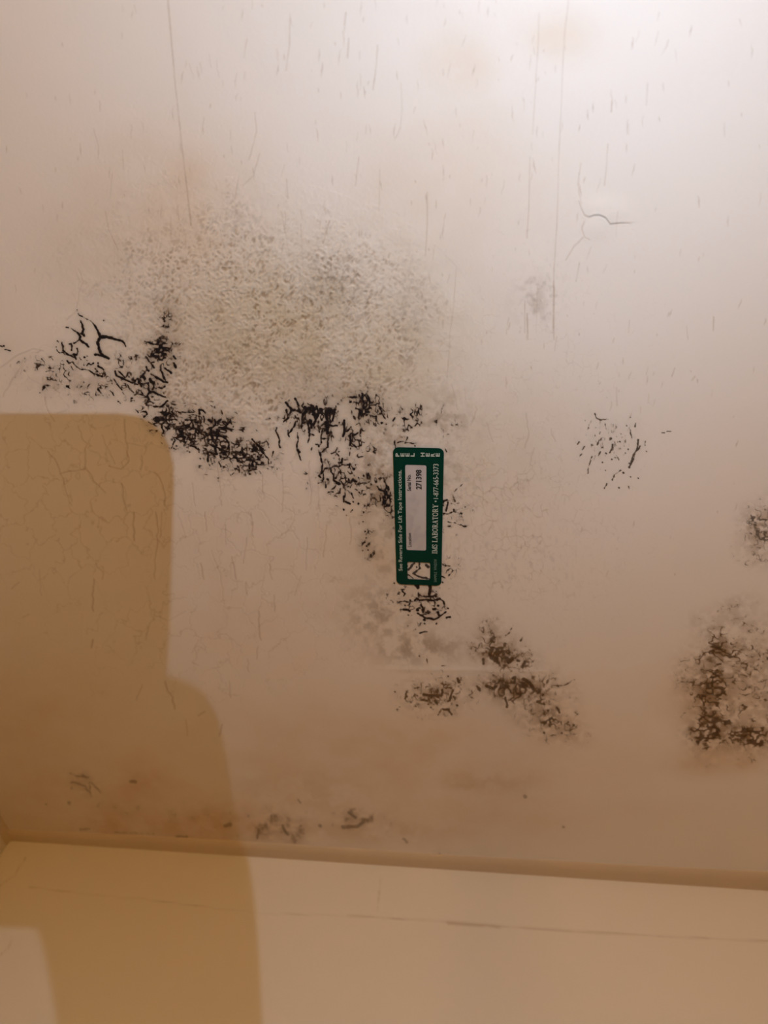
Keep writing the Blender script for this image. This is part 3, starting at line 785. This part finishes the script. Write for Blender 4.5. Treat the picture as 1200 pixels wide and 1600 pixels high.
# position of each wall point on the canvas, to place the wall's own marks
def to_px(x, y, z):
    c = x[..., None] * AX + y[..., None] * AY + (z - ZCAM)[..., None] * AZ if False else None
    M = np.stack([AX, AY, AZ])                           # rows; inverse is the transpose
    v = np.stack([x, y, z - ZCAM], -1) @ M
    return 600 + v[..., 0] / v[..., 2] * F_PX, 800 - v[..., 1] / v[..., 2] * F_PX


wpx, wpy = to_px(WX, np.full_like(WX, YW), WZ)
def seg_line(pts, wd):
    F = np.full(WX.shape, NEG)
    for (ax, ay), (bx, by) in zip(pts, pts[1:]):
        dx, dy = bx - ax, by - ay
        t = np.clip(((wpx - ax) * dx + (wpy - ay) * dy) / (dx * dx + dy * dy), 0, 1)
        F = np.maximum(F, wd - np.hypot(wpx - ax - t * dx, wpy - ay - t * dy))
    return F
wl = np.maximum(seg_line([(540, 1431), (600, 1434), (700, 1440), (800, 1448), (900, 1455), (1000, 1461), (1080, 1465), (1210, 1471)], 1.2),
                np.maximum(seg_line([(45, 1386), (110, 1394), (190, 1403), (225, 1405), (330, 1418), (420, 1428), (540, 1431)], 0.5),
                           seg_line([(700, 1442), (745, 1445), (780, 1448)], 2.2)))
wl = np.maximum(wl, seg_line([(595, 1350), (592, 1400), (590, 1440)], 0.4))
wl = np.maximum(wl, seg_line([(40, 1340), (22, 1368), (0, 1384)], 0.8))
wl = np.maximum(wl, seg_line([(20, 1462), (12, 1482), (0, 1492)], 0.8))
wcrack = np.clip(wl * 0.5 + 0.5, 0, 1) * (0.35 + 0.65 * sm(0.35, 0.65, fbm(wpx / 40, wpy / 9, 191, 3)))
wrel = 0.0005 * (fbm(wpx / 90, wpy / 60, 195, 3) - 0.5) * sm(0, 0.02, ZC - WZ) * sm(0, 0.02, WX - XL) - 0.0003 * wcrack
WV = np.stack([WX, YW - wrel, WZ], -1).reshape(-1, 3)
ni, nj = WX.shape
ix = np.arange(ni * nj).reshape(ni, nj)
WQ = np.stack([ix[:-1, :-1], ix[1:, :-1], ix[1:, 1:], ix[:-1, 1:]], -1).reshape(-1, 4)
b0 = len(WV)
WV = np.vstack([WV, [(XR, YW, ZC), (XR, YW, 0), (XL, YW, 0)]])
WQ = np.vstack([WQ, [(ix[0, -1], ix[-1, -1], b0 + 1, b0), (ix[-1, 0], b0 + 2, b0 + 1, ix[-1, -1])]])
wall_f = np_mesh('wall_front', WV, WQ, M_WALL, {'line': np.concatenate([0.55 * wcrack.ravel(), np.zeros(3)])}, True, 4)
tag(wall_f, kind='structure', label='smooth cream wall below the ceiling joint')

T_ = 0.12
def slab(name, b, mat, label):
    v_, f_ = box(*b)
    o = link_mesh(name, v_, f_, mat)
    return tag(o, kind='structure', label=label)


slab('wall_left', (XL - T_, XL, YB, YW, 0, ZC - 0.0008), wall_material('left_wall_paint'), 'cream side wall meeting the ceiling at the left corner')
slab('wall_right', (XR, XR + T_, YB, YW, 0, ZC), M_WALL, 'cream side wall on the right')
slab('wall_back', (XL - T_, XR + T_, YB - T_, YB, 0, ZC), M_WALL, 'cream wall behind the camera')
slab('floor', (XL - T_, XR + T_, YB - T_, YW + T_, -0.1, 0), plain('wood_floor', (0.36, 0.22, 0.12), 0.45, 0, 0.2, 9), 'brown floor')

# joint strip: old tape bulging a little below the ceiling where it meets the wall
M_TRIM = plain('old_joint_tape', (0.64, 0.52, 0.37), 0.6, 0, 0.05, 18)
nx = 240
xs = np.linspace(XL, 1.2, nx)
sv, sf = [], []
for k, x in enumerate(xs):
    px = 15 + (x - XL) / (0.3067 - XL) * 1185
    hgt = 0.021 + 0.010 * min(1, max(0, (x + 0.40) / 0.5)) - 0.003 * math.sin(x * 9 + 1.0)
    n1 = 0.0007 * (float(vnoise(np.array(x * 30.), np.array(2.), 5)) - 0.5)
    prof = [(YW - hgt, ZC + 0.0002), (YW - hgt + 0.001 + n1, ZC - 0.0012), (YW - hgt * 0.5, ZC - 0.0016 + n1), (YW - 0.004, ZC - 0.0014), (YW + 0.0006, ZC - 0.0013)]
    for (y, z) in prof:
        sv.append((x, y, z))
m = 5
for k in range(nx - 1):
    for j in range(m - 1):
        a = k * m + j
        sf.append((a, a + 1, a + m + 1, a + m))
trim = link_mesh('trim_1', sv, sf, M_TRIM, smooth=True)
tag(trim, kind='structure', label='brownish joint tape between ceiling and wall')
# ragged caulk edge in the left corner
cv, cf = [], []
for k in range(40):
    y = YW - 0.001 - k * 0.012
    r = 0.0052 + 0.0022 * float(vnoise(np.array(y * 60.), np.array(1.), 9))
    for q in range(5):
        a = q / 4
        cv.append((XL + r * (1 - math.sin(a * math.pi / 2)) * 1.0 + 0.0001, y, ZC - r * (1 - math.cos(a * math.pi / 2)) - 0.0001))
for k in range(39):
    for q in range(4):
        a = k * 5 + q
        cf.append((a, a + 5, a + 6, a + 1))
tag(link_mesh('trim_2', cv, cf, M_TRIM, smooth=True), kind='structure', label='caulk bead in the left ceiling corner')

# ------------------------------------------------------------------ green lift-tape card stuck to the ceiling
def cp(x, y):
    a, b = on_ceiling(x, y)
    return np.array([float(a), float(b)])


tl, tr, bl, br = cp(613.5, 699), cp(694.5, 698), cp(620.5, 912.5), cp(689, 913)
top, bot = (tl + tr) / 2, (bl + br) / 2
vdir = (top - bot); CARD_L = float(np.linalg.norm(vdir)); vdir /= CARD_L      # card 'up' = towards PEEL HERE
udir = np.array([vdir[1], -vdir[0]])                                          # to the right in the photo
if udir[0] < 0:
    udir = -udir
CARD_W = float((np.linalg.norm(tr - tl) + np.linalg.norm(br - bl)) / 2)
cc = (top + bot) / 2
CZ = ZC - 0.00075                                                             # card plane just under the raised paint
card = bpy.data.objects.new('lift_tape_card', None)
card.empty_display_size = 0.02
COL.objects.link(card)
card.location = (cc[0], cc[1], CZ)
# local x = right, local y = up along the card, local z = away from the ceiling (down): flip with a rotation
card.matrix_world = Matrix(((udir[0], -vdir[0], 0, cc[0]), (udir[1], -vdir[1], 0, cc[1]), (0, 0, -1, CZ), (0, 0, 0, 1)))
tag(card, 'green sampling tape card with white lettering and two windows, stuck to the mouldy ceiling', 'label')


def loc(x, y):
    d = cp(x, y) - cc
    return float(d @ udir), float(-(d @ vdir))              # local y grows towards the card's lower end


M_GREEN = plain('green_card_plastic', (0.0008, 0.034, 0.022), 0.5, 0, 0.08, 300)
M_GREEN.node_tree.nodes['Principled BSDF'].inputs['Specular IOR Level'].default_value = 0.08
M_INK = plain('white_print', (0.50, 0.56, 0.50), 0.6, 0, 0.03, 200)
M_BLACK = plain('black_print', (0.010, 0.010, 0.012), 0.6, 0, 0.02, 200)


def rrect(x0, x1, y0, y1, r, n=6):
    pts = []
    for cx, cy, a0 in ((x1 - r, y1 - r, 0), (x0 + r, y1 - r, 90), (x0 + r, y0 + r, 180), (x1 - r, y0 + r, 270)):
        for k in range(n + 1):
            a = math.radians(a0 + 90 * k / n)
            pts.append((cx + r * math.cos(a), cy + r * math.sin(a)))
    return pts


def lrect(x0, x1, y0, y1):
    """local rectangle from frame coordinates of its left/right and upper/lower sides"""
    a = loc(x0, (y0 + y1) / 2)[0]; b = loc(x1, (y0 + y1) / 2)[0]
    c = loc((x0 + x1) / 2, y0)[1]; d = loc((x0 + x1) / 2, y1)[1]
    return a, b, c, d


TH = 0.00028
body_out = rrect(-CARD_W / 2, CARD_W / 2, -CARD_L / 2, CARD_L / 2, 0.0038)
win1 = rrect(*lrect(634.2, 666.2, 725.3, 858.5), 0.0012, 4)
win2 = rrect(*lrect(637.0, 672.3, 877.3, 904.3), 0.0011, 4)


def plate_with_holes(name, outer_, holes, z0, z1, mat, parent):
    cu = bpy.data.curves.new(name, 'CURVE'); cu.dimensions = '2D'; cu.fill_mode = 'BOTH'
    for loop in [outer_] + holes:
        sp = cu.splines.new('POLY'); sp.points.add(len(loop) - 1)
        for q, (x, y) in zip(sp.points, loop):
            q.co = (x, y, 0, 1)
        sp.use_cyclic_u = True
    cu.extrude = (z1 - z0) / 2
    tmp = bpy.data.objects.new(name + '_curve', cu)
    COL.objects.link(tmp)
    me = bpy.data.meshes.new_from_object(tmp)
    bpy.data.objects.remove(tmp); bpy.data.curves.remove(cu)
    me.transform(Matrix.Translation((0, 0, (z0 + z1) / 2)))
    me.materials.clear(); me.materials.append(mat)
    o = bpy.data.objects.new(name, me)
    COL.objects.link(o); o.parent = parent
    return o


plate_with_holes('card_body', body_out, [win1, win2], 0, TH, M_GREEN, card)

# frosted writing panel, semi-translucent so the mould shows through faintly
m, nt, p = new_mat('frosted_panel')
c = mixc(nt, noise_n(nt, 160, 4), (0.72, 0.68, 0.69), (0.80, 0.75, 0.74))
nt.links.new(c, p.inputs['Base Color']); p.inputs['Roughness'].default_value = 0.45
p.inputs['Alpha'].default_value = 0.45
M_FROST = m
m, nt, p = new_mat('clear_film')
p.inputs['Base Color'].default_value = (0.9, 0.9, 0.88, 1); p.inputs['Roughness'].default_value = 0.12
p.inputs['Alpha'].default_value = 0.02
M_FILM = m


def rect_plate(name, loop, z0, z1, mat, label=None):
    o = plate_with_holes(name, loop, [], z0, z1, mat, card)
    if label:
        o['label'] = label
    return o


wp = rect_plate('writing_panel', rrect(*lrect(634.3, 666.1, 725.4, 858.4), 0.0012, 4), 0.00004, TH - 0.00006, M_FROST, 'pale frosted writing panel')
sw = rect_plate('sample_window', rrect(*lrect(637.1, 672.2, 877.4, 904.2), 0.0011, 4), 0.00002, 0.00008, M_FILM, 'clear sample window')


def text_mesh(s, bold=0.0):
    cu = bpy.data.curves.new('t', 'FONT'); cu.body = s; cu.size = 1.0; cu.offset = bold; cu.resolution_u = 4
    tmp = bpy.data.objects.new('t', cu); COL.objects.link(tmp)
    me = bpy.data.meshes.new_from_object(tmp)
    bpy.data.objects.remove(tmp); bpy.data.curves.remove(cu)
    co = np.array([v.co[:2] for v in me.vertices])
    polys = [tuple(q.vertices) for q in me.polygons]
    bpy.data.meshes.remove(me)
    return co, polys


def place_text(name, pieces, z, mat, parent, label=None, stack=0):
    """pieces: (coords, polys, mapping function of unit coordinates -> local xy)"""
    vs, fs = [], []
    for co, polys, fn in pieces:
        b = len(vs)
        for x, y in co:
            X, Y = fn(x, y)
            vs.append((X, Y, z + (len(vs) // 4 % 12) * 1.5e-6 * stack))
        fs += [tuple(b + i for i in q) for q in polys]
    o = link_mesh(name, vs, fs, mat, parent)
    # face away from the ceiling
    me = o.data
    if len(me.polygons) and me.polygons[0].normal.z < 0:
        me.flip_normals()
    if label:
        o['label'] = label
    return o


def upright_fit(s, bottom, topp, bold=0.0, caps=None):
    """text that reads up the card: bottom/topp = frame (x of cap line, x of baseline, y) at both ends"""
    co, polys = text_mesh(s, bold) if not caps else caps
    x0, x1 = co[:, 0].min(), co[:, 0].max()
    ch = 0.716 if not caps else 1.0
    (ca, ba, ya), (cb, bb, yb) = bottom, topp
    la, lb = loc(ba, ya), loc(bb, yb)
    lca = loc(ca, ya)
    hh = abs(lca[0] - la[0])
    def fn(x, y):
        t = (x - x0) / (x1 - x0)
        return (la[0] + (lb[0] - la[0]) * t - y / ch * hh, la[1] + (lb[1] - la[1]) * t)
    return (co, polys, fn)


ZT = TH + 0.00004
place_text('side_lettering', [upright_fit('See Reverse Side For Lift Tape Instructions.', (623.0, 628.8, 890.5), (620.8, 627.4, 733.0), 0.006)], ZT, M_INK, card, 'white line reading See Reverse Side For Lift Tape Instructions.')
place_text('serial_lettering', [upright_fit('Serial No.', (636.6, 642.4, 766.0), (636.0, 641.8, 740.2), 0.03), upright_fit('271398', (650.2, 658.6, 763.5), (650.0, 658.4, 732.8), 0.035)], TH - 0.00002, M_BLACK, card, 'black printed Serial No. 271398')
place_text('location_lettering', [upright_fit('Location', (637.4, 642.8, 853.2), (637.0, 642.4, 831.5), 0.022)], TH - 0.00002, M_BLACK, card, 'black printed word Location')

# serif capitals drawn as strokes on a unit-high grid: (points, stroke width)
K_, k_ = 0.17, 0.075
GL = {
    'I': (0.36, [([(.18, 0), (.18, 1)], K_), ([(.02, .03), (.34, .03)], k_), ([(.02, .97), (.34, .97)], k_)]),
    'M': (0.95, [([(.14, 0), (.14, 1)], k_), ([(.14, 1), (.46, .05)], K_), ([(.46, .05), (.78, 1)], k_), ([(.80, 0), (.80, 1)], K_), ([(.0, .03), (.28, .03)], k_), ([(.64, .03), (.95, .03)], k_), ([(.0, .97), (.2, .97)], k_), ([(.74, .97), (.95, .97)], k_)]),
    'S': (0.56, [([(.47, .78), (.42, .92), (.28, .97), (.13, .92), (.08, .77), (.16, .62), (.36, .46), (.47, .30), (.44, .12), (.28, .03), (.12, .07), (.06, .25)], 0.12)]),
    'L': (0.62, [([(.18, 0), (.18, 1)], K_), ([(.02, .03), (.58, .03)], k_), ([(.56, .0), (.60, .28)], k_), ([(.02, .97), (.36, .97)], k_)]),
    'A': (0.74, [([(.12, 0), (.36, 1)], k_), ([(.34, 1), (.60, 0)], K_), ([(.2, .35), (.5, .35)], k_), ([(.0, .03), (.24, .03)], k_), ([(.46, .03), (.74, .03)], k_)]),
    'B': (0.66, [([(.18, 0), (.18, 1)], K_), ([(.02, .97), (.36, .97), (.52, .88), (.52, .64), (.38, .52), (.18, .52)], 0.10), ([(.38, .52), (.57, .42), (.58, .14), (.42, .03), (.02, .03)], 0.10)]),
    'O': (0.76, [([(.38, .97), (.20, .90), (.10, .70), (.10, .30), (.20, .10), (.38, .03), (.56, .10), (.66, .30), (.66, .70), (.56, .90), (.38, .97)], 0.13)]),
    'R': (0.74, [([(.18, 0), (.18, 1)], K_), ([(.02, .97), (.38, .97), (.55, .86), (.55, .62), (.40, .50), (.18, .50)], 0.10), ([(.36, .50), (.62, .03)], 0.14), ([(.02, .03), (.34, .03)], k_), ([(.56, .03), (.74, .03)], k_)]),
    'T': (0.66, [([(.33, 0), (.33, 1)], K_), ([(.04, .97), (.62, .97)], k_), ([(.04, 1), (.02, .74)], k_), ([(.62, 1), (.64, .74)], k_), ([(.18, .03), (.48, .03)], k_)]),
    'Y': (0.72, [([(.36, 0), (.36, .48)], K_), ([(.12, 1), (.36, .46)], 0.15), ([(.62, 1), (.36, .46)], k_), ([(.0, .97), (.28, .97)], k_), ([(.5, .97), (.74, .97)], k_), ([(.2, .03), (.52, .03)], k_)]),
}


def serif_text(s):
    co, polys, x = [], [], 0.0
    for ch in s:
        if ch == ' ':
            x += 0.34; continue
        wd, strokes = GL[ch]
        for pts, t in strokes:
            for (ax, ay), (bx, by) in zip(pts, pts[1:]):
                L = math.hypot(bx - ax, by - ay)
                nx_, ny_ = -(by - ay) / L * t / 2, (bx - ax) / L * t / 2
                ex, ey = (bx - ax) / L * t * 0.2 * (len(pts) > 2), (by - ay) / L * t * 0.2 * (len(pts) > 2)
                b = len(co)
                co += [(x + ax + nx_ - ex, ay + ny_ - ey), (x + bx + nx_ + ex, by + ny_ + ey), (x + bx - nx_ + ex, by - ny_ + ey), (x + ax - nx_ - ex, ay - ny_ - ey)]
                polys.append((b, b + 1, b + 2, b + 3))
        x += wd + 0.04
    return np.array(co), polys


place_text('laboratory_lettering', [upright_fit('IMS LABORATORY', (675.2, 683.2, 863.6), (676.2, 684.6, 786.5), caps=serif_text('IMS LABORATORY')),
                                    upright_fit('1-877-665-3373', (677.0, 685.0, 778.0), (677.2, 685.2, 723.6), 0.004)], ZT, M_INK, card, 'white IMS LABORATORY and 1-877-665-3373', 1)
dx_, dy_ = loc(680.8, 782.0)
bm = bmesh.new()
bmesh.ops.create_circle(bm, cap_ends=True, radius=0.00062, segments=16)
bmesh.ops.translate(bm, verts=bm.verts, vec=(dx_, dy_, ZT))
bm_obj('bullet_dot', bm, M_INK, card)
M_DIM = plain('grey_green_print', (0.16, 0.24, 0.20), 0.6, 0, 0.03, 200)
place_text('window_lettering', [upright_fit('SAMPLE', (678.0, 682.2, 908.0), (677.9, 682.4, 892.2), 0.0), upright_fit('WINDOW', (678.0, 682.6, 889.6), (677.8, 682.6, 872.3), 0.0)], ZT, M_DIM, card, 'small dim SAMPLE WINDOW print')
pieces = []
for k, ch in enumerate('PEEL HERE'):                    # each capital is turned to read up the card, stacked across it
    if ch == ' ':
        continue
    co, polys = text_mesh(ch, 0.03)
    xl = 618.1 + k * 7.84
    a = loc(xl, 712.0); b = loc(xl + 6.0, 712.0); c_ = loc(xl, 706.6)
    if ch == 'H':
        c_ = loc(xl, 705.9)
    x0_, x1_ = co[:, 0].min(), co[:, 0].max()
    pieces.append((co, polys, lambda x, y, a=a, b=b, c_=c_, x0_=x0_, x1_=x1_: (b[0] - (1 - (1 - y / 0.73)) * (b[0] - a[0]), a[1] + (c_[1] - a[1]) * (x - x0_) / (x1_ - x0_))))
place_text('peel_here_lettering', pieces, ZT, M_INK, card, 'white PEEL HERE capitals along the upper end')

# ------------------------------------------------------------------ added lamp rig out of frame, its flap cut to shape the tan shadow
M_METAL = plain('lamp_metal', (0.35, 0.35, 0.36), 0.35, 0.9, 0.05, 30)
M_DARK = plain('lamp_plastic', (0.03, 0.03, 0.032), 0.5, 0, 0.1, 30)
lamp = bpy.data.objects.new('added_lamp_rig', None); COL.objects.link(lamp)
lamp.location = (LAMP[0], LAMP[1], 0)
tag(lamp, 'added unseen lamp stand with a flap shaped to cast the tan shadow', 'lamp')
FLAP_Y = -0.020


def flap_pt(P):
    t = (FLAP_Y - LAMP[1]) / (P[1] - LAMP[1])
    q = LAMP + (np.array(P) - LAMP) * t
    return q[0] - LAMP[0], q[2]


out = []  # flap outline, projected back from the wanted shadow edge
for x, y in ((-330, 655), (0, 655), (190, 655), (218, 659), (240, 669), (256, 684), (266, 703), (271, 725), (272, 760), (269, 850), (266, 960), (262, 1040), (260, 1062),
             (275, 1068), (300, 1078), (322, 1094), (338, 1118), (348, 1150), (356, 1200), (366, 1260), (376, 1310)):
    a, b = on_ceiling(x, y)
    out.append(flap_pt((float(a), float(b), ZC)))
for x, y in ((388, 1342), (394, 1380), (400, 1430), (405, 1500), (410, 1600), (420, 1800), (150, 1800), (104, 1640), (95, 1580), (84, 1520), (74, 1475), (66, 1456), (50, 1450), (0, 1449), (-260, 1445)):
    a, b = on_wall(x, y)
    out.append(flap_pt((float(a), YW, float(b))))
bm = bmesh.new()
fr = [bm.verts.new((x, FLAP_Y - LAMP[1], z)) for x, z in out]
bm.faces.new(fr)
ex = bmesh.ops.extrude_face_region(bm, geom=list(bm.faces))
bmesh.ops.translate(bm, verts=[g for g in ex['geom'] if isinstance(g, bmesh.types.BMVert)], vec=(0, -0.0005, 0))
flap = bm_obj('shadow_shaping_flap', bm, M_DARK, lamp)
v_, f_ = box(-0.004, 0.004, -0.004, 0.004, LAMP[2] - 0.012, LAMP[2] - 0.003)
link_mesh('lamp_head', v_, f_, M_DARK, lamp)
hz = min(z for x, z in out); hx = [x for x, z in out if z == hz][0]
hx = sorted(x for x, z in out if z < hz + 0.004)
tabx = (hx[0] + hx[-1]) / 2
v_, f_ = box(tabx - 0.003, 0.003, -0.003, FLAP_Y - LAMP[1] + 0.001, LAMP[2] - 0.013, LAMP[2] - 0.010)
link_mesh('flap_bracket', v_, f_, M_METAL, lamp)
link_mesh('flap_stem', *box(tabx - 0.003, tabx + 0.003, FLAP_Y - LAMP[1] - 0.0005, FLAP_Y - LAMP[1] + 0.001, LAMP[2] - 0.011, hz + 0.003), M_METAL, lamp)
link_mesh('neck', *box(-0.0025, 0.0025, -0.0025, 0.0025, LAMP[2] - 0.03, LAMP[2] - 0.011), M_METAL, lamp)
bm_obj('pole', lathe([(0.008, 0.02), (0.008, 1.2), (0.006, 1.205), (0.006, LAMP[2] - 0.025)]), M_METAL, lamp, True)
bm_obj('base', lathe([(0.16, 0.0), (0.16, 0.012), (0.15, 0.018), (0.02, 0.026), (0.01, 0.03)]), M_DARK, lamp, True)

# ------------------------------------------------------------------ warm floor lamp further back in the room (out of frame)
fl = bpy.data.objects.new('floor_lamp', None); COL.objects.link(fl)
fl.location = (WARM_POS[0], WARM_POS[1], 0)
tag(fl, 'uplighting floor lamp with an open bowl shade standing behind the camera', 'lamp')
bm_obj('base', lathe([(0.15, 0), (0.15, 0.015), (0.14, 0.022), (0.02, 0.03)]), M_METAL, fl, True)
bm_obj('pole', lathe([(0.012, 0.028), (0.012, WARM_POS[2] - 0.2)]), M_METAL, fl, True)
bm_obj('lamp_shade', lathe([(0.02, WARM_POS[2] - 0.205), (0.11, WARM_POS[2] - 0.19), (0.16, WARM_POS[2] - 0.14), (0.17, WARM_POS[2] - 0.12),
                            (0.165, WARM_POS[2] - 0.12), (0.15, WARM_POS[2] - 0.14), (0.10, WARM_POS[2] - 0.18), (0.02, WARM_POS[2] - 0.195)], 48, False),
       plain('cream_shade', (0.75, 0.66, 0.5), 0.6), fl, True)
